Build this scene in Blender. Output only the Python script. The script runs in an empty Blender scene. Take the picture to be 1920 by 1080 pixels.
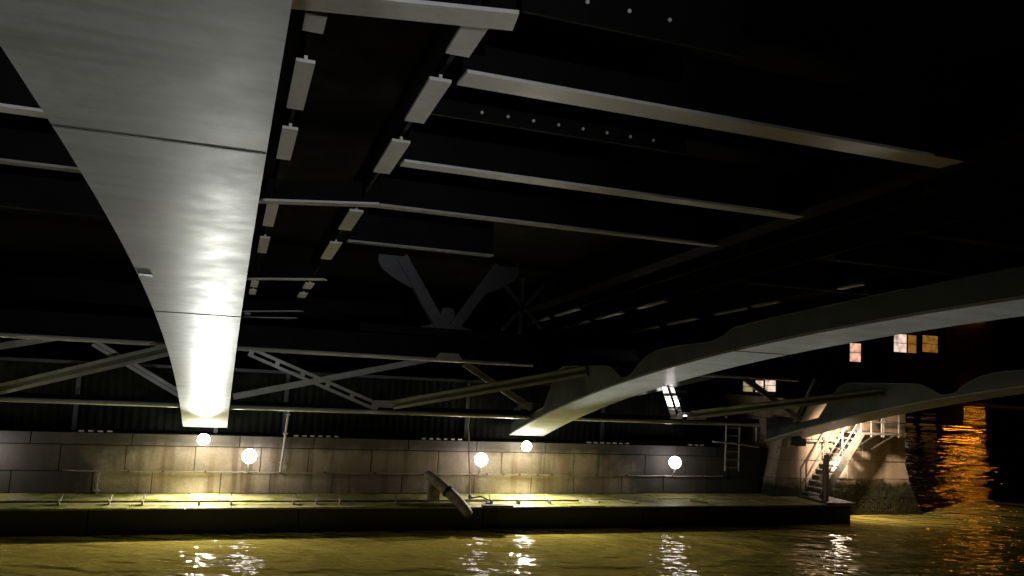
import bpy, bmesh, math, random
from mathutils import Vector, Matrix, noise
random.seed(7)
C = bpy.context.scene.collection
sc = bpy.context.scene
R = math.radians

# ------------------------------------------------------------------ camera
cd = bpy.data.cameras.new('camera'); cam = bpy.data.objects.new('camera', cd); C.objects.link(cam)
cd.sensor_width = 36; cd.lens = 28.125; cd.clip_start = 0.05; cd.clip_end = 3000
ax = ((0.94179, 0.0842, 0.3255), (-0.33174, 0.07535, 0.94036), (0.05465, -0.9936, 0.0989))
cam.matrix_world = Matrix(((ax[0][0], -ax[0][1], -ax[0][2], 0), (ax[1][0], -ax[1][1], -ax[1][2], 0),
                           (ax[2][0], -ax[2][1], -ax[2][2], 0), (0, 0, 0, 1)))
sc.camera = cam
# ------------------------------------------------------------------ night sky, exposure
w = bpy.data.worlds.new('World'); sc.world = w; w.use_nodes = True
nt = w.node_tree; bg = nt.nodes['Background']
sky = nt.nodes.new('ShaderNodeTexSky'); sky.sky_type = 'NISHITA'; sky.sun_disc = False
sky.sun_elevation = R(-5); sky.sun_rotation = R(200); sky.air_density = 2; sky.dust_density = 4
nt.links.new(sky.outputs[0], bg.inputs[0]); bg.inputs[1].default_value = 0.05
sc.view_settings.view_transform = 'Standard'; sc.view_settings.look = 'None'
sc.view_settings.exposure = 0.32; sc.view_settings.gamma = 1
sc.cycles.use_denoising = True
sc.cycles.max_bounces = 6; sc.cycles.diffuse_bounces = 3; sc.cycles.glossy_bounces = 4
sc.cycles.sample_clamp_indirect = 4; sc.cycles.caustics_reflective = False; sc.cycles.caustics_refractive = False

FLOOD_W = 3600; OPP_W = 520; BULB = 50; GLOBE = 16; DOWN_W = 520

# ------------------------------------------------------------------ materials
def nodes(name):
    m = bpy.data.materials.new(name); m.use_nodes = True
    return m, m.node_tree, m.node_tree.nodes['Principled BSDF']
def N(t, typ, **k):
    n = t.nodes.new(typ)
    for a, b in k.items(): setattr(n, a, b)
    return n
def mapping(t, scale=(1, 1, 1)):
    g = N(t, 'ShaderNodeNewGeometry'); mp = N(t, 'ShaderNodeMapping'); mp.inputs['Scale'].default_value = scale
    t.links.new(g.outputs['Position'], mp.inputs['Vector']); return mp.outputs[0]
def ntex(t, scale, detail=4, vec=None, rough=.55):
    n = N(t, 'ShaderNodeTexNoise'); n.inputs['Scale'].default_value = scale; n.inputs['Detail'].default_value = detail
    n.inputs['Roughness'].default_value = rough
    t.links.new(vec if vec is not None else mapping(t), n.inputs['Vector']); return n.outputs['Fac']
def ramp(t, fac, stops):
    r = N(t, 'ShaderNodeValToRGB'); e = r.color_ramp.elements
    while len(e) < len(stops): e.new(.5)
    for q, (p, c) in zip(e, stops):
        q.position = p; q.color = (*c, 1) if isinstance(c, tuple) else (c, c, c, 1)
    t.links.new(fac, r.inputs[0]); return r.outputs[0]
def mixc(t, fac, a, b, mode='MIX'):
    m = N(t, 'ShaderNodeMix', data_type='RGBA', blend_type=mode)
    for s, v in ((0, fac), (6, a), (7, b)):
        if hasattr(v, 'node'): t.links.new(v, m.inputs[s])
        elif isinstance(v, tuple): m.inputs[s].default_value = (*v, 1)
        else: m.inputs[s].default_value = v
    return m.outputs[2]
def mth(t, op, a, b=0.0):
    m = N(t, 'ShaderNodeMath', operation=op)
    for i, v in ((0, a), (1, b)):
        if hasattr(v, 'node'): t.links.new(v, m.inputs[i])
        else: m.inputs[i].default_value = v
    return m.outputs[0]
def bump(t, p, h, strength=.3, dist=.02):
    b = N(t, 'ShaderNodeBump'); b.inputs['Strength'].default_value = strength; b.inputs['Distance'].default_value = dist
    t.links.new(h, b.inputs['Height']); t.links.new(b.outputs[0], p.inputs['Normal'])
def steel(name, ca, cb, rough=(.3, .5), sc_=1.2, bmp=.15, spec=.5):
    m, t, p = nodes(name)
    f = ntex(t, sc_, 6); g = ntex(t, 14, 5)
    c = ramp(t, f, ((.35, ca), (.68, cb))); c = mixc(t, ramp(t, g, ((.45, 0.0), (.8, .35))), c, tuple(x * .6 for x in ca))
    t.links.new(c, p.inputs['Base Color'])
    r = ramp(t, ntex(t, 3, 5), ((.3, rough[0]), (.7, rough[1]))); t.links.new(r, p.inputs['Roughness'])
    p.inputs['Specular IOR Level'].default_value = spec
    bump(t, p, ntex(t, 6, 4), bmp, .01); return m
pale = steel('pale_grey_paint', (.46, .485, .475), (.58, .605, .595), (.42, .52), 1.0, .03, .012)
p = pale.node_tree.nodes['Principled BSDF']; t = pale.node_tree          # grime wiped across the plates, drips, scuffs
old = p.inputs['Base Color'].links[0].from_socket
f1 = ramp(t, ntex(t, 1, 6, mapping(t, (.7, 9, 2))), ((.45, 0.0), (.75, .4)))
f2 = ramp(t, ntex(t, 2.3, 7), ((.5, 0.0), (.72, .35)))
f3 = ramp(t, ntex(t, 1, 3, mapping(t, (1.2, 14, 2))), ((.73, 0.0), (.77, .45)))
c = mixc(t, f1, old, (.20, .21, .17)); c = mixc(t, f2, c, (.27, .28, .23)); c = mixc(t, f3, c, (.10, .10, .09)); t.links.new(c, p.inputs['Base Color'])
p.inputs['Coat Weight'].default_value = .07; p.inputs['Coat Roughness'].default_value = .068; p.inputs['Coat IOR'].default_value = 1.35
flange = steel('flange_paint', (.58, .58, .56), (.70, .69, .68), (.35, .5), 1.5, .1)
green = steel('dim_grey_green_paint', (.045, .066, .058), (.085, .105, .092), (.35, .55), 1.6, .15)  # rib paint darkened for the webs; their dimmer light is in the colour
dark = steel('dark_paint_and_shade', (.0025, .0025, .003), (.005, .005, .006), (.6, .8), 1.5, .15, .08)  # near-black tone also stands in for shade on the deck steel
navy = steel('blue_black_paint', (.028, .031, .040), (.05, .053, .068), (.45, .6), 2, .15)
chordm = steel('weathered_and_dim_flange_grey', (.20, .21, .19), (.30, .31, .28), (.3, .5), 3, .2)
galv = steel('galvanised_and_dim_flange_steel', (.30, .29, .27), (.45, .43, .40), (.4, .6), 6, .2)
tubem = steel('glossy_grey_paint', (.34, .35, .33), (.46, .47, .45), (.18, .3), 2, .05, .6)
black = steel('black_rubber', (.01, .01, .01), (.02, .02, .02), (.4, .6), 4, .2)
blue = steel('blue_plastic', (.05, .10, .45), (.08, .14, .55), (.4, .5), 4, .1)
stairm = steel('weathered_galvanised', (.18, .17, .15), (.30, .28, .24), (.45, .6), 5, .2)
cablem = steel('dusty_cable', (.28, .25, .20), (.42, .38, .32), (.5, .7), 9, .3)
iron = steel('rusty_iron', (.10, .055, .03), (.22, .16, .10), (.6, .8), 8, .4)

def stone(name, warm=False):
    m, t, p = nodes(name)
    base = ramp(t, ntex(t, .9, 8), ((.3, (.25, .20, .15)), (.5, (.36, .30, .23)), (.72, (.46, .40, .31))))
    base = mixc(t, ramp(t, ntex(t, 16, 6), ((.45, 0.0), (.75, .5))), base, (.18, .15, .12))
    # run-off streaks, brown and black
    st = ramp(t, ntex(t, 1.0, 6, mapping(t, (2.6, 2.6, .22))), ((.48, 0.0), (.62, .85)))
    base = mixc(t, st, base, (.13, .09, .055))
    st2 = ramp(t, ntex(t, 1.0, 4, mapping(t, (4.4, 4.4, .15))), ((.60, 0.0), (.68, .6)))
    base = mixc(t, st2, base, (.28, .13, .07))
    g = N(t, 'ShaderNodeNewGeometry'); s = N(t, 'ShaderNodeSeparateXYZ'); t.links.new(g.outputs['Position'], s.inputs[0])
    nz = mth(t, 'MULTIPLY', mth(t, 'SUBTRACT', ntex(t, 2.2, 6), .5), 1.2)
    if not warm:
        # black slime along both ends of the wall and a darker top course
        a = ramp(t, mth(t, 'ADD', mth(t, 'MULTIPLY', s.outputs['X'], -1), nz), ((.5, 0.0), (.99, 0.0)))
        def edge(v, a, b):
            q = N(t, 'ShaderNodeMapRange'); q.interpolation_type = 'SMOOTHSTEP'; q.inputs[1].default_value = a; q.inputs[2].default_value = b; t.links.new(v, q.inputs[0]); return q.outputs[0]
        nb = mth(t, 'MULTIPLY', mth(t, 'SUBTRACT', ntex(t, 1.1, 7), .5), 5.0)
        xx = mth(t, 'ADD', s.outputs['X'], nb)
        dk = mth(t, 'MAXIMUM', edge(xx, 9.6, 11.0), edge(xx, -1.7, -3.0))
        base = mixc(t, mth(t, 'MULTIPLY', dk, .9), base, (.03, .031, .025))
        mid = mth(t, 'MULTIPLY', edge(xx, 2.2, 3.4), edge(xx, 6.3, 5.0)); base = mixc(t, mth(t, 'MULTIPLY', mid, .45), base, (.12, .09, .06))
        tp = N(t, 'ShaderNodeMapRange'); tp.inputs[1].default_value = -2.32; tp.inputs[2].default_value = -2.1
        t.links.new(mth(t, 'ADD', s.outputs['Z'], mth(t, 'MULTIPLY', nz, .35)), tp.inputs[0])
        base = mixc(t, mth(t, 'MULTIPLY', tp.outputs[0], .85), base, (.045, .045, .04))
    else:
        base = mixc(t, .45, base, (.62, .47, .34))
        tp = N(t, 'ShaderNodeMapRange'); tp.inputs[1].default_value = -2.72; tp.inputs[2].default_value = -2.95
        t.links.new(mth(t, 'ADD', s.outputs['Z'], mth(t, 'MULTIPLY', nz, .55)), tp.inputs[0])
        slime = ramp(t, ntex(t, 5, 5), ((.4, (.012, .013, .008)), (.7, (.05, .055, .012))))
        base = mixc(t, tp.outputs[0], base, slime)
    t.links.new(base, p.inputs['Base Color']); p.inputs['Roughness'].default_value = .75
    h = mth(t, 'ADD', ntex(t, 9, 8), mth(t, 'MULTIPLY', ntex(t, 45, 4), .4)); bump(t, p, h, .6, .02)
    return m
stone_m = stone('pier_stone'); warm_m = stone('cutwater_stone', True)
def simple(name, stops, scale, rough=.8, b=.4):
    m, t, p = nodes(name); t.links.new(ramp(t, ntex(t, scale, 7), stops), p.inputs['Base Color'])
    p.inputs['Roughness'].default_value = rough; bump(t, p, ntex(t, scale * 5, 6), b, .02); return m
ledge_m = simple('algae_ledge', ((.30, (.06, .075, .012)), (.42, (.24, .26, .05)), (.52, (.40, .38, .16)), (.62, (.25, .22, .12)), (.72, (.52, .49, .36))), 2.1, .45)
slime_m = simple('wet_black_slime', ((.3, (.004, .006, .006)), (.7, (.011, .015, .014))), 3, .5)
joint_m = simple('dark_mortar', ((.3, (.03, .025, .02)), (.7, (.06, .05, .035))), 6, .9)
wood_m = simple('wet_timber', ((.3, (.13, .10, .075)), (.7, (.38, .33, .27))), 7, .7)
screen_m = simple('corrugated_iron', ((.3, (.003, .0045, .004)), (.7, (.013, .016, .012))), 2.5, .9)
screen_m.node_tree.nodes['Principled BSDF'].inputs['Specular IOR Level'].default_value = .12
facade_m = simple('dark_facade', ((.3, (.02, .02, .022)), (.7, (.04, .035, .035))), .3, .8)
asphalt = simple('deck_top', ((.3, (.04, .04, .04)), (.7, (.06, .06, .06))), 5)

def emit(name, col, s):
    m, t, p = nodes(name); p.inputs['Base Color'].default_value = (*col, 1)
    p.inputs['Emission Color'].default_value = (*col, 1); p.inputs['Emission Strength'].default_value = s; return m
bulb_m = emit('flood_glass', (1, .93, .76), BULB)
globe_m = emit('globe_glass', (1, .90, .90), GLOBE)
spotl_m = emit('tread_lamp_glass', (1, .80, .62), 40)

# water
wm, t, p = nodes('river_water')
p.inputs['Roughness'].default_value = .04; p.inputs['IOR'].default_value = 1.33
t.links.new(ramp(t, ntex(t, .35, 4), ((.3, (.36, .29, .060)), (.7, (.54, .44, .11)))), p.inputs['Base Color'])
def wave(scale, sx, sy, detail):
    g = N(t, 'ShaderNodeNewGeometry'); mp = N(t, 'ShaderNodeMapping'); mp.inputs['Scale'].default_value = (sx, sy, 1)
    mp.inputs['Rotation'].default_value = (0, 0, R(-19)); mp.vector_type = 'TEXTURE'
    mp.inputs['Scale'].default_value = (1 / sx, 1 / sy, 1); t.links.new(g.outputs['Position'], mp.inputs['Vector'])
    return ntex(t, scale, detail, mp.outputs[0])
hs_ = wave(.06, .3, 1, 2); h0 = wave(.22, .4, 1, 2); h1 = wave(.9, .45, 1.2, 2); h2 = wave(3.0, .55, 1.2, 2); h3 = wave(9, .7, 1.1, 2)
g = N(t, 'ShaderNodeNewGeometry'); s_ = N(t, 'ShaderNodeSeparateXYZ'); t.links.new(g.outputs['Position'], s_.inputs[0])
def calm(a, b):                                              # the open river is calmer than the chop between the piers
    q = N(t, 'ShaderNodeMapRange'); q.inputs[1].default_value = a; q.inputs[2].default_value = b; q.inputs[3].default_value = 1; q.inputs[4].default_value = 0
    t.links.new(s_.outputs['Y'], q.inputs[0]); return q.outputs[0]
hh = mth(t, 'MULTIPLY', hs_, 5.0)
for h_, w_, a, b in ((h0, 1.7, 40, 230), (h1, 1.5, 20, 60), (h2, .46, 17, 36), (h3, .035, 16, 24)):
    hh = mth(t, 'ADD', hh, mth(t, 'MULTIPLY', mth(t, 'SUBTRACT', h_, .5), mth(t, 'MULTIPLY', calm(a, b), w_)))
bump(t, p, hh, 1.0, .20)

# ------------------------------------------------------------------ mesh helpers
class MB:
    def __init__(s): s.v = []; s.f = []; s.smooth = False
    def add(s, v, f):
        o = len(s.v); s.v += [tuple(x) for x in v]; s.f += [tuple(i + o for i in q) for q in f]; return s
    def box(s, x0, x1, y0, y1, z0, z1):
        v = [(x, y, z) for x in (x0, x1) for y in (y0, y1) for z in (z0, z1)]
        return s.add(v, [(0, 1, 3, 2), (4, 6, 7, 5), (0, 4, 5, 1), (2, 3, 7, 6), (0, 2, 6, 4), (1, 5, 7, 3)])
    def bar(s, a, b, wd, ht, up=(0, 0, 1), off=0):
        a = Vector(a); b = Vector(b); d = (b - a).normalized(); sd = d.cross(Vector(up)).normalized(); u = sd.cross(d)
        a = a + u * off; b = b + u * off
        v = [q + sd * i * wd / 2 + u * j * ht / 2 for q in (a, b) for i in (-1, 1) for j in (-1, 1)]
        return s.add(v, [(0, 1, 3, 2), (4, 6, 7, 5), (0, 4, 5, 1), (2, 3, 7, 6), (0, 2, 6, 4), (1, 5, 7, 3)])
    def tube(s, pts, r, n=10, cap=True):
        pts = [Vector(q) for q in pts]; o = len(s.v); k = len(pts); rr = r if isinstance(r, (list, tuple)) else [r] * k
        ref = None
        for i, q in enumerate(pts):
            d = (pts[min(i + 1, k - 1)] - pts[max(i - 1, 0)]).normalized()
            if ref is None: ref = d.orthogonal().normalized()
            ref = (ref - d * ref.dot(d)).normalized(); b = d.cross(ref)
            s.v += [tuple(q + (ref * math.cos(j * 2 * math.pi / n) + b * math.sin(j * 2 * math.pi / n)) * rr[i]) for j in range(n)]
        for i in range(k - 1):
            for j in range(n):
                s.f.append((o + i * n + j, o + i * n + (j + 1) % n, o + (i + 1) * n + (j + 1) % n, o + (i + 1) * n + j))
        if cap: s.f += [tuple(o + j for j in range(n))[::-1], tuple(o + (k - 1) * n + j for j in range(n))]
        return s
    def plate(s, poly, axis, a0, a1):
        """extrude a 2-D outline along axis ('x': outline in (y,z); 'y': in (x,z); 'z': in (x,y))"""
        def P(u, v, a): return {'x': (a, u, v), 'y': (u, a, v), 'z': (u, v, a)}[axis]
        n = len(poly); v = [P(u, q, a0) for u, q in poly] + [P(u, q, a1) for u, q in poly]
        f = [tuple(range(n)), tuple(range(n, 2 * n))[::-1]] + [(i, (i + 1) % n, (i + 1) % n + n, i + n) for i in range(n)]
        return s.add(v, f)
    def ball(s, c, r, sq=1, n=20, m=12):
        o = len(s.v)
        for i in range(m + 1):
            a = math.pi * i / m
            for j in range(n):
                b = 2 * math.pi * j / n; s.v.append((c[0] + r * math.sin(a) * math.cos(b), c[1] + r * math.sin(a) * math.sin(b), c[2] + r * sq * math.cos(a)))
        for i in range(m):
            for j in range(n): s.f.append((o + i * n + j, o + i * n + (j + 1) % n, o + (i + 1) * n + (j + 1) % n, o + (i + 1) * n + j))
        return s
    def build(s, name, mat, parent=None, smooth=False, bevel=0):
        me = bpy.data.meshes.new(name); me.from_pydata(s.v, [], s.f)
        bm = bmesh.new(); bm.from_mesh(me); bmesh.ops.remove_doubles(bm, verts=bm.verts, dist=1e-6)
        bmesh.ops.recalc_face_normals(bm, faces=bm.faces)
        if bevel: bmesh.ops.bevel(bm, geom=list(bm.edges), offset=bevel, segments=2, affect='EDGES', profile=.6)
        bm.to_mesh(me); bm.free()
        if smooth:
            for q in me.polygons: q.use_smooth = True
        me.materials.append(mat); o = bpy.data.objects.new(name, me); C.objects.link(o)
        if parent: 
            o.parent = parent; o.matrix_parent_inverse = Matrix.Translation(-Vector(parent.location)) if parent.location.length else Matrix()
        return o
def tag(o, label=None, cat=None, group=None, kind=None):
    for k, v in (('label', label), ('category', cat), ('group', group), ('kind', kind)):
        if v: o[k] = v
    return o
def empty(name, loc, label=None, cat=None, group=None):
    o = bpy.data.objects.new(name, None); C.objects.link(o); o.location = loc; return tag(o, label, cat, group)
def copy_tree(o, parent=None, move=None):
    c = o.copy(); C.objects.link(c); c.parent = parent
    if move: c.location = Vector(o.location) + Vector(move)
    for ch in o.children: copy_tree(ch, c)
    return c

# ------------------------------------------------------------------ river
WZ = -3.8
wb = MB(); wb.add([(-900, -500, WZ), (1200, -500, WZ), (1200, 1500, WZ), (-900, 1500, WZ)], [(0, 1, 2, 3)])
river = wb.build('river', wm); tag(river, 'murky olive brown river under the bridge with lamp glints', 'river', kind='structure')
rb = MB(); rb.box(-900, 1200, -500, 1500, WZ - 6, WZ - 5)
tag(rb.build('river_bed', joint_m), 'silty river bed below the water', 'river bed', kind='structure')

# ------------------------------------------------------------------ bridge
bridge = empty('road_bridge', (0, 0, 0), 'steel arch road bridge seen from below, pale box ribs springing from the stone pier', 'bridge')
def rz(Y): return 1.12 - .0066 * Y * Y - 1.5e-6 * Y ** 4
TOP = [(20, -1.45), (18.3, -1.05), (17.7, -.9), (17.45, -.6), (17.2, -.3), (16.95, -.02), (16.6, .08), (14.5, .13), (14.25, .10), (14.05, .03), (13.88, -.05), (13.75, -.09),
       (13.5, -.05), (13.38, .0), (13.25, .09), (13.0, .25), (12.77, .35), (12.5, .42), (12.2, .47), (11.6, .52), (11, .55), (10.7, .58), (10.45, .66), (10.2, .77), (9.8, .82), (9.4, .87), (8.1, 1.0), (7, 1.11)]
def topz(Y):
    Y = abs(Y)
    if Y < 7: return rz(Y) + .32
    for (a, za), (b, zb) in zip(TOP, TOP[1:]):
        if b <= Y <= a: return zb + (za - zb) * (Y - b) / (a - b)
    return TOP[0][1]
YS = sorted(set([round(-20 + i * .5, 3) for i in range(81)] + [y for y, _ in TOP] + [-y for y, _ in TOP]))
def soffit(x0, x1, ya, yb):
    ys = [ya] + [y for y in YS if ya < y < yb] + [yb]; m = MB(); o = []
    for y in ys: o += [(x0, y, rz(y)), (x1, y, rz(y)), (x1, y, rz(y) + .035), (x0, y, rz(y) + .035)]
    f = [(0, 1, 2, 3)]; n = len(ys)
    for i in range(n - 1):
        for j in range(4): f.append((4 * i + j, 4 * i + (j + 1) % 4, 4 * i + 4 + (j + 1) % 4, 4 * i + 4 + j))
    f.append(tuple(4 * (n - 1) + j for j in range(4))); return m.add(o, f)
def webplate(x0, x1, ya, yb):
    ys = [ya] + [y for y in YS if ya < y < yb] + [yb]
    return MB().plate([(y, rz(y) + .036) for y in ys] + [(y, topz(y)) for y in reversed(ys)], 'x', x0, x1)
def make_rib(x0, w_=.96):
    x1 = x0 + w_; rib = webplate(x0 + .012, x0 + .04, -19.9, 19.9).build('arch_rib', green, bridge)
    webplate(x1 - .04, x1 - .012, -19.9, 19.9).build('web_plate', green, rib)
    cuts = [-20, -10.15, -4.16, 4.16, 10.15, 20]
    for a, b in zip(cuts, cuts[1:]):
        soffit(x0, x1, a + .012, b - .012).build('soffit_plate', pale, rib, smooth=False)
    for c_ in cuts[1:-1]:
        MB().plate([(c_ - .012, rz(c_) - .003), (c_ + .012, rz(c_) - .003), (c_ + .012, rz(c_) + .05), (c_ - .012, rz(c_) + .05)], 'x', x0 + .005, x1 - .005).build('splice_joint', dark, rib)
    # stiffening flange on the gusset edges
    for s in (-1, 1):
        m = MB(); ys = [y for y, _ in TOP if y <= 18.3]
        for a, b in zip(ys, ys[1:]): m.bar((x0 + .05, s * a, topz(a) + .008), (x0 + .05, s * b, topz(b) + .008), .10, .012)
        m.build('edge_flange', chordm, rib)
        # V struts to the deck
        for ya, yb in ((16.3, 16.3), (14.6, 14.6), (12.4, 12.4), (10.3, 10.3), (8.0, 8.0), (5.6, 5.6)):
            m = MB(); za = topz(ya) - .06; zb = 3.2 - .076 * yb
            m.bar((x0 + .3, s * ya, za), (x0 + .3, s * yb, zb), .22, .2).bar((x0 + .66, s * ya, za), (x0 + .66, s * yb, zb), .22, .2)
            m.build('spandrel_strut', dark, rib)
        # pin bearing
        m = MB(); m.plate([(s * 19.3, rz(19.3) + .05), (s * 20.02, rz(20) + .04), (s * 20.02, rz(20) + .7), (s * 19.5, rz(19.3) + .55)], 'x', x0 + .1, x1 - .1)
        m.build('bearing_shoe', navy, rib)
    return rib
RX = [-8.82, -.87, 7.07, 15.0]
for x0 in RX: make_rib(x0)
# small inspection hole in the near-left rib
MB().box(-.86, -.74, 8.02, 8.22, rz(8.1) - .012, rz(8.1) + .01).build('inspection_hole', black, bridge)

def dz(Y): return 3.0 - .076 * abs(Y)
def girder(name, a, b, fw=.26, depth=.6, fm=flange, wm_=dark, ft=.03):
    """I-girder: name = its web mesh, with a bottom flange as sub-part; a, b are on the flange's underside"""
    a = Vector(a); b = Vector(b)
    g = MB().bar(a, b, .03, depth, off=depth / 2 + ft).build(name, wm_, bridge)
    MB().bar(a, b, fw, ft, off=ft / 2).build('bottom_flange', fm, g); return g
# stringers: pale flange pieces shaped as the lit lengths, gaps as the shaded breaks
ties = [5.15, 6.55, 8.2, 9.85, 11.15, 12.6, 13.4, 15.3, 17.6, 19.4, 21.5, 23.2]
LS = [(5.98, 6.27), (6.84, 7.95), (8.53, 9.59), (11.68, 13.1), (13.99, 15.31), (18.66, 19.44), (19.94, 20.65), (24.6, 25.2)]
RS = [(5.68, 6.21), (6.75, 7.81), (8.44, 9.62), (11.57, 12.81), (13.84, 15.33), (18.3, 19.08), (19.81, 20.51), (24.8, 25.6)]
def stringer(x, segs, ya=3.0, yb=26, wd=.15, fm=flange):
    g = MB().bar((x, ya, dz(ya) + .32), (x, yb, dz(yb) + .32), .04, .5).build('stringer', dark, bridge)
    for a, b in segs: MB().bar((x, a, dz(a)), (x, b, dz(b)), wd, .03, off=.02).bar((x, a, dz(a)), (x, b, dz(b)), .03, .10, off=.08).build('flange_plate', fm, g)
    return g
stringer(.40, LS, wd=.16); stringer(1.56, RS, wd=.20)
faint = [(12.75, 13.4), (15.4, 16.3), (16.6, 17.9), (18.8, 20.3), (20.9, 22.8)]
for x, k in ((8.35, 0), (9.6, 1), (11.85, 3)): stringer(x, faint[-k - 2:], 8, 26, fm=chordm)  # dimmer dashes: greyer plate colour for the weaker light
# cross ties between the two stringers
for ya, yb in ((5.75, 5.45), (11.5, 11.0), (18.2, 17.45), (23.9, 22.95), (25.3, 24.6)):
    girder('cross_tie', (.12, ya, dz(ya) - .045), (1.80, yb, dz(yb) - .03), .30 if ya < 6 else .22, .3)
# cross girders of the bays; darker flange colours stand in for weaker light
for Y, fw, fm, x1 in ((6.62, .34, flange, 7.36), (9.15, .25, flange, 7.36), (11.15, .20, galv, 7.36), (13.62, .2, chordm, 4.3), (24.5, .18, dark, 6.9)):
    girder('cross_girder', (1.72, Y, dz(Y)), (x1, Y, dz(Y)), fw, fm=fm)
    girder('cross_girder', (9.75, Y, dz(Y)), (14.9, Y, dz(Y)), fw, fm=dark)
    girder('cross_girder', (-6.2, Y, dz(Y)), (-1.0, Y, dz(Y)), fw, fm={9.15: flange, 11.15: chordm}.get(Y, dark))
# rows of bolt heads along two web plates
def dots(Y, xs, z):
    m = MB()
    for x in xs: m.ball((x, Y - .02, z), .018, 1, 8, 5)
    m.build('bolt_row', flange, bridge)
dots(7.6, [2.2 + .28 * i for i in range(8)], 2.55); dots(5.3, [1.95 + .35 * i for i in range(4)], 2.75)
MB().box(1.7, 4.6, 7.62, 7.66, 2.47, 3.2).build('web_stiffener', dark, bridge)
MB().box(1.8, 3.7, 5.32, 5.36, 2.6, 3.2).build('web_stiffener', dark, bridge)
# cross frame against the pier: chords and diagonals
CY = 18.5
def chord(x0, x1, z, y=CY, wd=.24, d=.12):
    g = MB().box(x0, x1, y - .02, y + .02, z + .014, z + d).build('frame_chord', dark, bridge)
    MB().tube([(x0, y - .02, z - .03), (x1, y - .02, z - .03)], .05, 14).build('chord_tube', tubem, g, smooth=True)
for a, b in ((-7.8, -.9), (.12, 7.05), (8.1, 14.95)):
    chord(a, b, .12, d=.5); chord(a, min(b, 13.7), -1.15)
def diag(a, b, wd=.2, battens=0, gap=.12, m_=chordm):
    a = Vector(a); b = Vector(b); d = (b - a).normalized(); sd = d.cross(Vector((0, 1, 0))).normalized()
    m = MB()
    for s in (-1, 1):                                                # two angles back to back
        m.bar(a + sd * s * wd / 2, b + sd * s * wd / 2, .015, .09, up=(0, 1, 0)).bar(a + sd * s * (wd / 2 - .03), b + sd * s * (wd / 2 - .03), .06, .012, up=(0, 1, 0), off=-.04)
    o = m.build('frame_diagonal', m_, bridge)
    if battens:
        L = (b - a).length
        for i in range(battens + 1):
            q = a + d * L * (i + .0) / battens; MB().bar(q - sd * wd / 2, q + sd * wd / 2, .10, .012, up=(0, 1, 0), off=-.055).build('batten', m_, o)
    else: MB().bar(a + Vector((0, .03, 0)), b + Vector((0, .03, 0)), wd - .02, .01, up=(0, 1, 0)).build('web_plate', green, o)
    return o
for dx in (-7.95, 0, 7.95):
    if dx != 7.95: diag((3.66 + dx, CY - .05, -1.0), (7.05 + dx, 15.3, .02), .2)
    diag((5.29 + dx, CY, .04), (7.1 + dx, CY, -.98), .14)
    diag((.15 + dx, CY + .25, -.97), (4.89 + dx, CY + .25, .19), .12)
    if dx <= 0: diag((.45 + dx, CY, .02), (3.26 + dx, CY, -1.05), .19, battens=5)
hb = MB().bar((10.50, 18.35, .1), (11.08, CY, -1.08), .15, .02, up=(0, 1, 0)).build('frame_diagonal', flange, bridge)
MB().bar((10.72, 18.37, .1), (11.30, CY, -1.05), .11, .02, up=(0, 1, 0)).build('outer_plate', galv, hb)
for f in (.3, .55, .78): MB().bar((10.42 + .58 * f, 18.3 + .15 * f, .1 - 1.18 * f), (10.85 + .58 * f, 18.3 + .15 * f, .08 - 1.18 * f), .02, .03, up=(0, 1, 0)).build('batten', dark, hb)
MB().box(10.95, 12.0, 18.42, 18.5, -1.10, -1.03).build('foot_plate', flange, hb)
diag((11.6, CY, -.98), (15.0, 15.4, -.1), .2)
diag((15.62, 18.5, .1), (14.95, 18.5, -1.12), .2, battens=0)
for x, zz in ((3.45, -1.07), (11.4, -1.07), (-4.5, -1.07), (7.0, -.98), (4.9, .1)):
    MB().plate([(x - .35, zz + .0), (x + .35, zz), (x + .22, zz + .16), (x - .22, zz + .16)], 'y', CY - .075, CY - .06).build('gusset_plate', chordm, bridge)
# hanger at the outer end of the bottom chord
MB().box(13.62, 13.72, 18.46, 18.52, -1.62, -1.15).build('end_hanger', chordm, bridge)
# V frame beyond the pier
def vframe(xc, y):
    for q in (-1, 1):
        MB().bar((xc + q * 1.12, y, 2.28), (xc + q * .16, y, .84), .24, .2, up=(0, 1, 0)).build('portal_leg', navy, bridge)
    arc = [(xc - .62 + .5 * math.sin(R(a)), .78 + .5 * (1 - math.cos(R(a)))) for a in (0, 30, 60, 85)]
    poly = arc + [(xc, 1.25)] + [(2 * xc - a, b) for a, b in reversed(arc)]
    MB().plate(poly, 'y', y - .03, y + .03).build('portal_gusset', navy, bridge)
    MB().box(xc - 1.9, xc + 1.9, y - .05, y + .05, .62, .78).build('portal_beam', dark, bridge)
    for q in (-1, 1):
        arc = [(xc + q * (.75 + 1.5 * math.sin(R(a))), 1.45 + .62 * math.sin(R(a))) for a in (0, 15, 30, 50, 70, 90)]
        arc = [(xc + q * (.82 + .8 * math.sin(R(a))), 1.62 + .52 * (1 - math.cos(R(a)) ** 1.0) ** .55) for a in (0, 12, 25, 40, 60, 90)]
        MB().plate([(xc + q * .95, 2.3)] + arc + [(xc + q * 1.62, 2.3)], 'y', y - .03, y + .03).build('portal_gusset', navy, bridge)
vframe(4.5, 17.3)
for a, b in (((5.9, 1.9), (6.9, .95)), ((6.9, 2.0), (5.9, .85)), ((6.35, 2.1), (6.35, .8))):
    MB().bar((a[0], 17.6, a[1]), (b[0], 17.6, b[1]), .07, .06, up=(0, 1, 0)).build('lattice_bar', navy, bridge)
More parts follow.
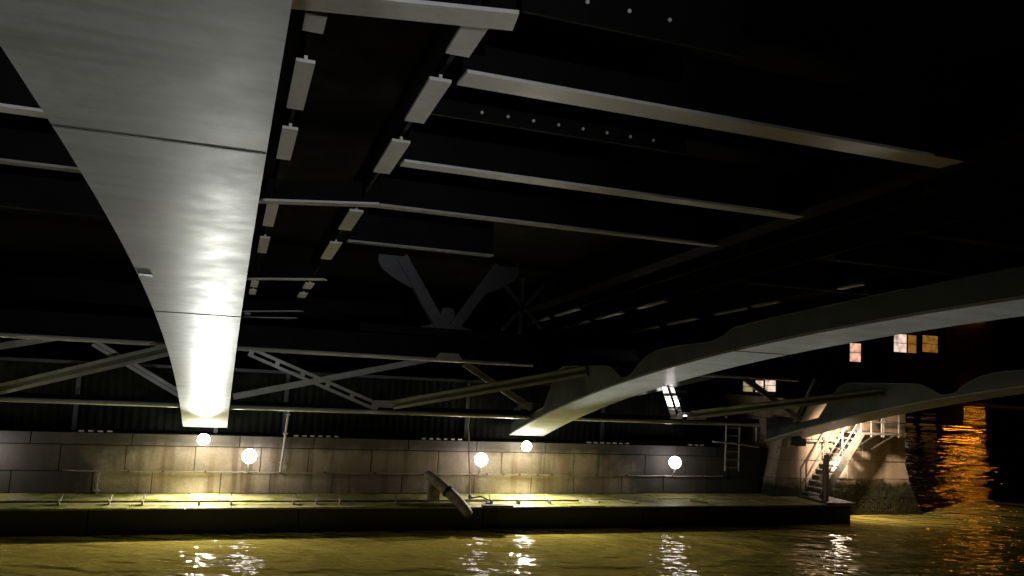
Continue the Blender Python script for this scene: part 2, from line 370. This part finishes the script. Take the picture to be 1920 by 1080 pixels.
# deck
m = MB()
for s in (-1, 1):
    m.plate([(0, 3.75), (s * 30, 3.75 - .076 * 30), (s * 30, 4.2 - .076 * 30), (0, 4.2)], 'x', -10.2, 17.2)
dk = m.build('deck_slab', dark, bridge)
for x in (-10.2, 17.2):
    m = MB()
    for s in (-1, 1): m.plate([(0, 3.2), (s * 30, 3.2 - .076 * 30), (s * 30, 5.1 - .076 * 30), (0, 5.1)], 'x', x - .06, x + .06)
    m.build('parapet', dark, bridge)
for x0 in RX:                                                        # deep longitudinal beam above each rib
    m = MB()
    for s in (-1, 1): m.plate([(0, 3.1), (s * 30, 3.1 - .076 * 30), (s * 30, 3.7 - .076 * 30), (0, 3.7)], 'x', x0 + .3, x0 + .7)
    m.build('edge_beam', dark, bridge)

# ------------------------------------------------------------------ pier
pier = empty('stone_pier', (0, 20, WZ), 'stained granite bridge pier with algae ledge running across the river', 'pier')
def part(mb, name, mat, parent=None, **k):
    o = mb.build(name, mat, None, **k); o.parent = parent or pier
    L = Vector(pier.location); o.matrix_parent_inverse = Matrix.Translation(-L); return o
part(MB().box(-14, 15.2, 20.06, 23.6, WZ - 1, -1.95), 'core', joint_m)
def course(z0, z1, joints, y, mat, jit=.012):
    m = MB()
    for a, b in zip(joints, joints[1:]):
        e = random.uniform(-jit, jit); g = .009
        m.box(a + g, b - g, y + e, y + .2, z0 + g, z1 - g)
    part(m, 'stone_course', mat, bevel=.007)
j1 = [-13.5, -11.6, -9.9, -7.8, -6.0, -4.2, -2.62, -1.42, .05, 1.15, 2.6, 4.3, 6.18, 7.75, 9.0, 10.4, 11.7, 13.1, 14.9]
j2 = [-13.5, -12.2, -10.6, -8.7, -6.8, -5.1, -3.3, -2.0, -.55, .9, 2.0, 3.5, 5.2, 6.9, 8.95, 9.7, 11.1, 12.4, 13.8, 14.9]
j3 = [-13.5, -11, -8.1, -5.6, -3.9, -1.9, .4, 2.1, 4.4, 6.2, 8.1, 10, 12.1, 13.4, 14.9]
course(-3.26, -2.78, j1, 20.0, stone_m); course(-2.78, -2.2, j2, 20.0, stone_m); course(-2.2, -1.93, j3, 19.985, stone_m)
m = MB(); x = -14
while x < 16.7:
    x2 = min(16.72, x + random.uniform(.9, 1.7)); e = random.uniform(-.012, .006); ym = random.uniform(19.0, 19.4)
    m.box(x + .006, x2 - .006, 18.2 + random.uniform(-.015, .02), ym - .006, -3.302, -3.262 + e); m.box(x + .006, x2 - .006, ym + .006, 20.04, -3.302, -3.262 + random.uniform(-.004, .006)); x = x2
part(m, 'ledge', ledge_m, bevel=.008)
m = MB(); xs = [-14, -10.4, -6.6, -2.4, 1.7, 5.9, 10.1, 13.6, 16.6]
for a, b in zip(xs, xs[1:]): m.box(a + .01, b - .01, 18.22, 20.0, WZ - 1, -3.305)
part(m, 'ledge_face', slime_m, bevel=.015)
part(MB().box(15.75, 16.74, 18.17, 19.4, -3.258, -3.21), 'landing_stone', stone_m, bevel=.01)
# battered cutwater block
m = MB(); zs = [-4.8, -3.72, -3.3, -2.95, -2.6, -2.25, -1.9, -1.5, -1.1, -.7, -.35]
def xe(z): return (14.9 + .4 * max(0, min(1, (z + 3.5) / 1.9)), 19.84 + .0 if z > -2.2 else 19.84 + .62 * ((-2.2 - z) / 1.5) ** 1.4)
cz = [(-4.8, -3.3), (-3.3, -2.74), (-2.74, -2.22), (-2.22, -1.62), (-1.62, -1.08), (-1.08, -.45)]
for k, (a, b) in enumerate(cz):
    o = .0; xl0, xr0 = xe(a); xl1, xr1 = xe(b); n = 3; g = .008
    fr = [0, .31, .64, 1] if k % 2 else [0, .22, .52, .8, 1]
    for i in range(len(fr) - 1):
        u0, u1 = fr[i], fr[i + 1]; y0 = 19.5 + random.uniform(-.01, .01)
        P = lambda xl, xr, u: xl + (xr - xl) * u
        v = [(P(xl0, xr0, u0) + g, y0 - .0, a + g), (P(xl0, xr0, u1) - g, y0, a + g), (P(xl1, xr1, u1) - g, y0 + .03, b - g), (P(xl1, xr1, u0) + g, y0 + .03, b - g)]
        v += [(q[0], 22.5, q[2]) for q in v]
        m.add(v, [(0, 1, 2, 3), (7, 6, 5, 4), (0, 4, 5, 1), (1, 5, 6, 2), (2, 6, 7, 3), (3, 7, 4, 0)])
part(m, 'cutwater_block', warm_m)
part(MB().plate([(14.95, -4.8), (20.6, -4.8), (20.2, -3.3), (19.7, -2.2), (19.7, -.5), (15.4, -.5), (15.3, -2)], 'y', 19.56, 22.4), 'cutwater_core', joint_m)
# shaggy weed growing on the foot of the cutwater
m = MB()
for i in range(1500):
    x = random.uniform(16.9, 20.45); zt = -2.95 + .35 * noise.noise((x * 1.3, 0, 3)) + .2 * math.exp(-((x - 18.6) / .7) ** 2); z = random.uniform(-3.75, zt)
    if x > xe(z)[1] - .02: continue
    l = random.uniform(.04, .11); a = random.uniform(-.5, .5)
    y = 19.49; w_ = random.uniform(.008, .02)
    m.add([(x - w_, y, z), (x + w_, y, z), (x + a * l, y - random.uniform(.02, .05), z - l)], [(0, 1, 2)])
part(m, 'river_weed', simple('weed_green', ((.3, (.01, .012, .003)), (.7, (.05, .045, .012))), 6))

# corrugated screen on top of the pier, pale pieces added at its foot as lit gaps
scr = empty('corrugated_screen', (0, 20.45, -1.93), 'dark corrugated iron screen standing along the pier top', 'screen')
def under(o, p): 
    o.parent = p; o.matrix_parent_inverse = Matrix.Translation(-Vector(p.location)); return o
m = MB(); pts = []
n = int((12.6 + 13.8) / .045)
for i in range(n + 1):
    x = -13.8 + i * .045; pts.append((x, 20.45 + .022 * math.sin(i * math.pi / 2)))
v = [(x, y, -1.90) for x, y in pts] + [(x, y, -.45) for x, y in pts]
m.add(v, [(i, i + 1, i + 2 + n, i + 1 + n) for i in range(n)])
under(m.build('sheet', screen_m, smooth=True), scr)
under(MB().box(-13.8, 12.6, 20.42, 20.50, -.45, -.38).build('top_rail', navy), scr)
for x in (-3.2, -.2, 1.35, 5.95, 9.9): under(MB().box(x, x + .09, 20.36, 20.42, -1.92, -.45).build('post', navy), scr)
for x0, k in ((-3.0, 4), (1.62, 6), (4.75, 6), (9.35, 7), (12.9 - .4, 3)):
    for i in range(k): under(MB().box(x0 + i * .19, x0 + i * .19 + .10, 20.02, 20.10, -1.925, -1.89).build('lit_gap_piece', flange), scr)
# behind the screen a plain brick parapet of the pier top, beyond the frames
part(MB().box(-14, 12.6, 23.1, 23.5, -1.9, -.6), 'back_wall', joint_m)

# ------------------------------------------------------------------ lamps
def flood(x, label, e=1, size=27):
    L = (x, 19.55, -1.99); g = empty('flood_lamp', L, label, 'lamp', 'flood lamps at the rib feet')
    under(MB().ball(L, .13, 1).build('glass', bulb_m, smooth=True), g)
    under(MB().tube([(x, 19.64, -1.99), (x, 19.99, -2.04)], .025).build('bracket', galv), g)
    ld = bpy.data.lights.new('flood_beam', 'SPOT'); ld.energy = FLOOD_W * e * (.27 if x < 1 else 1); ld.spot_size = R(size); ld.spot_blend = 1; ld.shadow_soft_size = .1
    ld.color = (.97, 1, .93); lo = bpy.data.objects.new('flood_beam', ld); C.objects.link(lo)
    lo.parent = g; lo.location = (0, -.13, .06); lo.rotation_euler = Vector((0, -1, math.tan(R(8.5)))).to_track_quat('-Z', 'Y').to_euler()
    if x < 1:
        ld = bpy.data.lights.new('wash_beam', 'SPOT'); ld.energy = FLOOD_W * e * .26; ld.spot_size = R(46); ld.spot_blend = 1; ld.shadow_soft_size = .1; ld.color = (.97, 1, .93)
        l2 = bpy.data.objects.new('wash_beam', ld); C.objects.link(l2); l2.parent = g; l2.location = lo.location; l2.rotation_euler = Vector((0, -1, math.tan(R(19)))).to_track_quat('-Z', 'Y').to_euler()
    ld = bpy.data.lights.new('down_beam', 'SPOT'); ld.energy = DOWN_W; ld.spot_size = R(150); ld.spot_blend = .6; ld.shadow_soft_size = .06
    ld.color = (1, .91, .70); lo = bpy.data.objects.new('down_beam', ld); C.objects.link(lo)
    lo.parent = g; lo.location = (0, -.04, -.14); lo.rotation_euler = Vector((0, -.85, -1)).to_track_quat('-Z', 'Y').to_euler()
    return g
flood(-8.35, 'flood lamp beyond the left edge of the picture', .6)
flood(-.39, 'bright flood lamp below the foot of the wide pale rib at left')
flood(7.4, 'bright flood lamp below the foot of the middle pale rib', 1.3, 28)
def globe(x, label, z=-2.34, gm=None):
    L = (x, 19.5, z); g = empty('globe_lamp', L, label, 'lamp', 'round globe lamps along the pier wall')
    under(MB().ball(L, .165, 1).build('glass', gm or globe_m, smooth=True), g)
    under(MB().tube([(x - .12, 19.97, z - .42), (x - .05, 19.8, z - .42), (x, 19.62, z - .38), (x, 19.52, z - .26), (x, 19.5, z - .15)], .018).build('bracket', galv), g)
    return g
globe(-4.75, 'round globe lamp cut by the left edge of the picture')
globe(.62, 'white globe lamp on the wall between the left rib and the wall pipe')
globe(6.18, 'white globe lamp beside the hanging rope')
globe(11.75, 'lone white globe lamp on the dark slimy wall')
globe(17.3, 'small white lamp glowing behind the stair treads on the cutwater', -2.34, spotl_m)
cl_ = empty('strut_fill_lamp', (11.25, 18.25, -1.05), 'small added upward lamp, its lens out of view, brightening the white strut', 'lamp')  # added lamp, turned out of view, to brighten the strut
under(MB().tube([(11.25, 18.25, -1.12), (11.24, 18.24, -1.0)], .05, 12).build('housing', dark), cl_)
under(MB().tube([(11.24, 18.24, -1.005), (11.238, 18.238, -.99)], .042, 12).build('lens', globe_m), cl_)
ld = bpy.data.lights.new('strut_fill_beam', 'SPOT'); ld.energy = 170; ld.spot_size = R(75); ld.spot_blend = 1; ld.shadow_soft_size = .04; ld.color = (1, .93, .93)
lo = bpy.data.objects.new('strut_fill_beam', ld); C.objects.link(lo); lo.parent = cl_; lo.location = (0, -.03, .09)
lo.rotation_euler = (Vector((10.75, 18.5, -.2)) - Vector((11.25, 18.22, -.96))).to_track_quat('-Z', 'Y').to_euler()
# opposite pier, behind the camera: same masonry and lamps
opp = empty('stone_pier', (0, -20, WZ), 'stone pier of the opposite bank side, behind the viewer', 'pier')
o = MB().box(-14, 20, -23.6, -20.04, WZ - 1, -1.93).build('wall', stone_m); under(o, opp)
o = MB().box(-14, 20, -20.04, -18.2, WZ - 1, -3.26).build('ledge', ledge_m); under(o, opp)
for x, q in ((-.39, 'the wide left rib'), (7.4, 'the middle rib'), (15.4, 'the outer rib')):
    g = empty('flood_lamp', (x, -19.55, -1.99), 'flood lamp on the opposite pier under ' + q, 'lamp', 'flood lamps on the opposite pier')
    under(MB().ball((x, -19.55, -1.99), .105).build('glass', globe_m, smooth=True), g)
    under(MB().tube([(x, -19.58, -2.08), (x, -19.58, -2.19), (x, -19.98, -2.21)], .02).build('bracket', galv), g)
    ld = bpy.data.lights.new('flood_beam', 'SPOT'); ld.energy = OPP_W * (12 if x < 0 else .8 if x < 10 else .25); ld.spot_size = R(23); ld.spot_blend = 1; ld.shadow_soft_size = .1
    ld.color = (.97, .98, 1); lo = bpy.data.objects.new('flood_beam', ld); C.objects.link(lo)
    lo.parent = g; lo.location = (0, .13, .06); lo.rotation_euler = Vector((0, 1, math.tan(R(9)))).to_track_quat('-Z', 'Y').to_euler()

# ------------------------------------------------------------------ things on the pier
def sag(a, b, d, n=8): return [Vector(a).lerp(Vector(b), i / n) - Vector((0, 0, d * 4 * (i / n) * (1 - i / n))) for i in range(n + 1)]
m = MB(); xs = [-3.2, -1.9, -1.2, -.3, .6, 1.35, 2.4, 3.6, 4.9, 6.1, 6.5, 6.95, 7.4, 7.9, 8.3, 8.8, 9.6, 10.5, 11.7, 12.9, 13.6]
for a, b in zip(xs, xs[1:]): m.tube(sag((a, 19.94, -2.755), (b, 19.94, -2.755), .015, 4), .014, 8)
cb = m.build('wall_cable', cablem); tag(cb, 'dusty grey cable clipped along the joint of the pier wall', 'cable')
for x in xs: MB().box(x - .02, x + .02, 19.92, 19.99, -2.785, -2.735).build('clip', iron, cb)
def vpipe(x0, x1, z0, z1, r, label, mat):
    m = MB().tube([(x0, 19.9, z0), (x1, 19.9, z1)], r, 10); o = m.build('wall_pipe', mat); tag(o, label, 'pipe')
    for f in (.15, .6, .9): q = Vector((x0, 19.9, z0)).lerp(Vector((x1, 19.9, z1)), f); MB().box(q.x - .05, q.x + .05, 19.86, 19.985, q.z - .015, q.z + .015).build('bracket', galv, o)
    return o
vpipe(1.36, 1.44, -2.75, -1.25, .028, 'slim grey pipe climbing the wall right of the first globe lamp', galv)
vpipe(-2.50, -2.50, -3.26, -2.8, .02, 'short pale pipe rising from the ledge at the edge of the black slime', galv)
# pipe along the ledge with clamps
pipe = MB().tube([(x, 18.6 + .01 * math.sin(x * 3), -3.20) for x in [-9 + .5 * i for i in range(36)]], .022, 8).build('ledge_pipe', iron)
tag(pipe, 'thin rusty pipe lying along the algae covered ledge', 'pipe')
for x in (-3.0, -2.08, -1.45, -.35, .3, 1.6, 2.1, 2.62, 3.9, 6.2, 6.9, 7.7):
    MB().box(x - .02, x + .02, 18.5, 18.72, -3.262, -3.165).bar((x, 18.66, -3.18), (x + .02, 18.8, -3.09), .035, .03).build('clamp', cablem, pipe)
# loose battens on the ledge
for x, y, a, lb in ((8.9, 18.75, .6, 'short timber offcut on the ledge right of the middle flood lamp'), (9.9, 18.7, .7, 'timber offcut on the ledge below the start of the black wall'),
                    (10.5, 18.9, .5, 'slim timber offcut on the ledge left of the third globe lamp'), (12.0, 18.7, .9, 'short timber offcut on the ledge beneath the lone globe lamp')):
    o = MB().bar((x - .1, y + .22, -3.24), (x + .14, y - .22, -3.235), .06, .04).build('timber_offcut', wood_m, bevel=.004); tag(o, lb, 'offcut', 'timber offcuts on the ledge')
# leaning timber fender with its rubber band, block beneath
tb = MB().tube([(4.66, 18.95, -2.62), (4.88, 18.75, -2.78), (5.10, 18.54, -2.96), (5.30, 18.32, -3.16), (5.46, 18.08, -3.36), (5.50, 18.02, -3.42)], [.10, .125, .13, .135, .12, .10], 14).build('timber_fender', wood_m, smooth=True)
tag(tb, 'weathered round timber fender tipped over the edge of the ledge', 'fender')
MB().tube([(5.08, 18.56, -2.94), (5.13, 18.52, -2.985)], .155, 16).build('rubber_band', black, tb)
bk = MB().box(4.72, 4.98, 18.78, 19.0, -3.262, -2.8).build('prop_block', wood_m, bevel=.01); tag(bk, 'squat timber block propping up the tipped fender', 'block')
sl = MB().plate([(3.95, 18.35), (5.35, 18.25), (5.25, 18.75), (4.25, 18.7)], 'z', -3.262, -3.215).build('stone_slab', ledge_m, bevel=.01); tag(sl, 'loose green slab under the tipped fender', 'slab')
rope = MB().tube([(5.72, 19.2, -1.25), (5.70, 19.2, -1.5), (5.74, 19.2, -1.8), (5.76, 19.19, -2.2), (5.80, 19.18, -2.6), (5.83, 19.17, -3.05), (5.84, 19.16, -3.22)], .018, 8).build('hanging_rope', galv)
tag(rope, 'grey rope hanging from the frame down to the ledge', 'rope')
MB().ball((5.84, 19.15, -3.2), .05, 1.2, 12, 8).build('knot', blue, rope)
hs = MB().tube([(5.86, 19.1, -3.22), (6.05, 18.95, -3.16), (6.18, 18.75, -3.2), (6.15, 18.5, -3.22), (6.0, 18.35, -3.2), (6.12, 18.22, -3.23), (6.2, 18.12, -3.34), (6.2, 18.1, -3.75)], .02, 8).build('rubber_hose', black, smooth=True)
tag(hs, 'black hose curling over the ledge into the water below the rope', 'hose')
pl = MB().box(5.85, 6.6, 18.08, 18.25, -3.262, -3.22).build('mooring_plate', black, bevel=.005); tag(pl, 'small black plate bolted on the ledge edge below the rope', 'plate')
# wall ladder
def ladder(x0, x1, y, z0, z1, n):
    g = empty('wall_ladder', (x0, y, z0), 'thin steel ladder hanging in the dark recess before the cutwater', 'ladder')
    for x in (x0, x1): under(MB().bar((x, y, z0), (x, y, z1 + (.1 if x == x0 else 0)), .03, .05, up=(0, 1, 0)).build('rail', galv), g)
    for i in range(n): z = z0 + .1 + (z1 - z0 - .1) * i / n; under(MB().bar((x0, y, z), (x1, y, z), .025, .025).build('rung', galv), g)
ladder(13.6, 14.05, 19.85, -2.6, -1.15, 6)
rd = MB().tube([(13.0, 19.6, -1.75), (13.6, 19.5, -1.78), (14.4, 19.4, -1.86)], .03, 8).build('support_rod', galv); tag(rd, 'yellowish steel rod across the top of the wall ladder', 'rod')
# stairs
st = empty('steel_stairs', (15.9, 18.7, -3.21), 'steep pale steel stairs climbing the lit cutwater from the ledge', 'stairs')
xa, za, xb, zb = 15.95, -3.21, 17.32, -1.30; YF, YB = 18.62, 19.32
for y, nm in ((YF, 1), (YB, 2)):
    under(MB().bar((xa - .02, y, za + .02), (xb, y, zb + .0), .03, .24, up=(0, 0, 1)).build('stringer', stairm), st)
nt_ = 12
for i in range(nt_):
    f = (i + .5) / nt_; x = xa + (xb - xa) * f - .06; z = za + (zb - za) * f + .03
    under(MB().box(x - .11, x + .11, YF + .02, YB - .02, z, z + .03).build('tread', stairm), st)
def rail(y):
    m = MB(); m.tube([(xa + .02, y, za + .95), (xb + .02, y, zb + .95)], .024, 8); m.tube([(xa + .02, y, za + .5), (xb + .02, y, zb + .5)], .018, 8)
    for f in (.02, .5, .98): x = xa + (xb - xa) * f; z = za + (zb - za) * f; m.tube([(x, y, z), (x, y, z + .95)], .024, 8)
    under(m.build('handrail', stairm), st)
rail(YF); rail(YB)
under(MB().box(xb, 18.72, YF - .02, YB + .12, zb - .06, zb).build('landing', stairm), st)
m = MB()
for x in (xb + .35, xb + .8, 18.05, 18.68): m.tube([(x, YF, zb - .12), (x, YF, zb + .98)], .026, 8)
for z in (.3, .62, .96): m.tube([(xb + .02, YF, zb + z), (18.68, YF, zb + z)], .02, 8)
for z in (.3, .62, .96): m.tube([(18.68, YF, zb + z), (18.68, YB, zb + z)], .02, 8)
under(m.build('landing_rail', stairm), st)
for x in (xb + .5, 18.5): under(MB().bar((x, YF, zb - .06), (x, 19.48, zb - .55), .04, .04).build('strut', stairm), st)
post = MB().box(15.98, 16.08, 18.5, 18.6, -3.21, -1.95).build('guard_post', stairm); tag(post, 'square grey post standing at the foot of the steel stairs', 'post')
fl = empty('flood_lamp', (16.15, 18.0, -.82), 'floodlight clamped to the outer rib, shining on the steel stairs', 'lamp')
under(MB().box(16.02, 16.2, 17.9, 18.1, -.84, -.7).build('housing', dark, bevel=.01), fl)
under(MB().box(16.04, 16.19, 17.92, 18.09, -.855, -.842).build('lens', spotl_m), fl)
ld = bpy.data.lights.new('stair_beam', 'SPOT'); ld.energy = 800; ld.spot_size = R(104); ld.spot_blend = 1; ld.shadow_soft_size = .06; ld.color = (1, .76, .54)
lo = bpy.data.objects.new('stair_beam', ld); C.objects.link(lo); lo.parent = fl; lo.location = (.04, 0, -.06)
lo.rotation_euler = Vector((2.3, 2.2, -1.7)).to_track_quat('-Z', 'Y').to_euler()
jb = MB().box(15.45, 15.78, 19.1, 19.35, -1.78, -1.56).build('junction_box', black, bevel=.01); tag(jb, 'black electrical box above the left handrail of the stairs', 'box')
MB().bar((15.6, 19.22, -1.66), (15.6, 19.5, -1.66), .04, .04).build('bracket', galv, jb)
cp = MB().tube([(15.0, 19.4, -2.05), (15.05, 19.4, -1.86), (15.4, 19.4, -1.82), (15.42, 19.4, -1.6)], .03, 8).tube([(15.75, 19.42, -1.62), (16.2, 19.42, -1.66), (17.0, 19.42, -1.62)], .025, 8).build('conduit', galv)
tag(cp, 'rusty conduit pipes running beside the black box on the cutwater', 'conduit')

# ------------------------------------------------------------------ far bank
def win_mat(name, col, s):
    m, t, p = nodes(name); n = ramp(t, ntex(t, .35, 3), ((.35, tuple(c * .35 for c in col)), (.55, col)))
    t.links.new(n, p.inputs['Emission Color']); p.inputs['Emission Strength'].default_value = s; p.inputs['Base Color'].default_value = (.05, .05, .05, 1); return m
pink = win_mat('peach_lit_window', (1, .52, .36), .85); crm = win_mat('cream_lit_window', (1, .74, .58), .8); amb = win_mat('amber_lit_window', (.8, .35, .06), .25); dim = win_mat('dim_lit_window', (.9, .75, .38), .3)
orange = emit('added_orange_glow', (1, .33, .02), 13)
quay = MB().box(60, 700, 196, 260, WZ - 1, -3.5).build('far_quay', facade_m); tag(quay, 'dark quay wall on the far bank of the river', 'quay', kind='structure')
def building(x0, x1, y0, y1, h, label, wins):
    b = empty('riverside_building', (x0, y0, -3.5), label, 'building')
    under(MB().box(x0, x1, y0, y1, -3.5, h).build('wall', facade_m), b)
    under(MB().box(x0 - .4, x1 + .4, y0 - .4, y1 + .4, h, h + .8).build('roof', facade_m), b)
    for xa_, xb_, za_, zb_, mt in wins:
        w_ = under(MB().box(xa_ - .15, xb_ + .15, y0 - .12, y0 - .01, za_ - .15, zb_ + .15).build('window', facade_m), b)
        under(MB().box(xa_, xb_, y0 - .16, y0 - .13, za_, zb_).build('pane', mt), b).parent = w_
        k = MB().box(xa_ - .1, xb_ + .1, y0 - .24, y0 - .17, (za_ + zb_) / 2 - .08, (za_ + zb_) / 2 + .08); k.build('glazing_bar', facade_m, w_)
        for c_ in w_.children: c_.matrix_parent_inverse = Matrix()
    return b
K = 200 / 60
building(38 * K, 57 * K, 200, 230, 26, 'dark riverside building with cream and peach lit windows seen under the arches',
         [(54.3 * K, 55.55 * K, 2.3 * K, 4.0 * K, pink), (42.7 * K, 43.7 * K, -.95 * K, -.1 * K, dim), (44.0 * K, 44.8 * K, -.95 * K, .05 * K, crm), (45.0 * K, 46.1 * K, -.85 * K, .2 * K, crm)])
building(59 * K, 66 * K, 200, 230, 30, 'dark riverside building with cream and amber windows',
         [(59.5 * K, 61.0 * K, 3.5 * K, 5.2 * K, crm), (61.2 * K, 62.2 * K, 3.5 * K, 5.2 * K, amb), (63.0 * K, 64.9 * K, 3.7 * K, 5.3 * K, amb)])
# block added to carry an unseen orange source, mirrored in the river
def onpix(px, py, Y):
    d = (px - 960, py - 540, 1500); v = [sum(ax[r][c] * d[c] for c in range(3)) for r in range(3)]; s = Y / v[1]; return v[0] * s, v[2] * s
xa_, z1_ = onpix(1762, 572, 205); xb_, z0_ = onpix(1848, 600, 205)
tower = empty('orange_glow_block', (xa_, 206, -3.5), 'tall dark block added beyond the bridge to carry the orange glow mirrored in the river', 'building')
under(MB().box(xa_ - 4, xb_ + 4, 206, 232, -3.5, z1_ + 3).build('wall', facade_m), tower)
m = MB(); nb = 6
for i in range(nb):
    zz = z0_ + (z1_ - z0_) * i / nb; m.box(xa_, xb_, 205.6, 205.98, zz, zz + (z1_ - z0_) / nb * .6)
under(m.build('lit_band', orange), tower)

xa_, z1_ = onpix(1812, 726, 205); xb_, z0_ = onpix(1850, 732, 205)
under(MB().box(xa_, xb_, 205.6, 205.98, z0_, z1_).build('hidden_streak_panel', emit('streak_panel_glow', (1, .33, .02), 4)), tower)  # unseen glowing panel added to extend the orange streak on the water
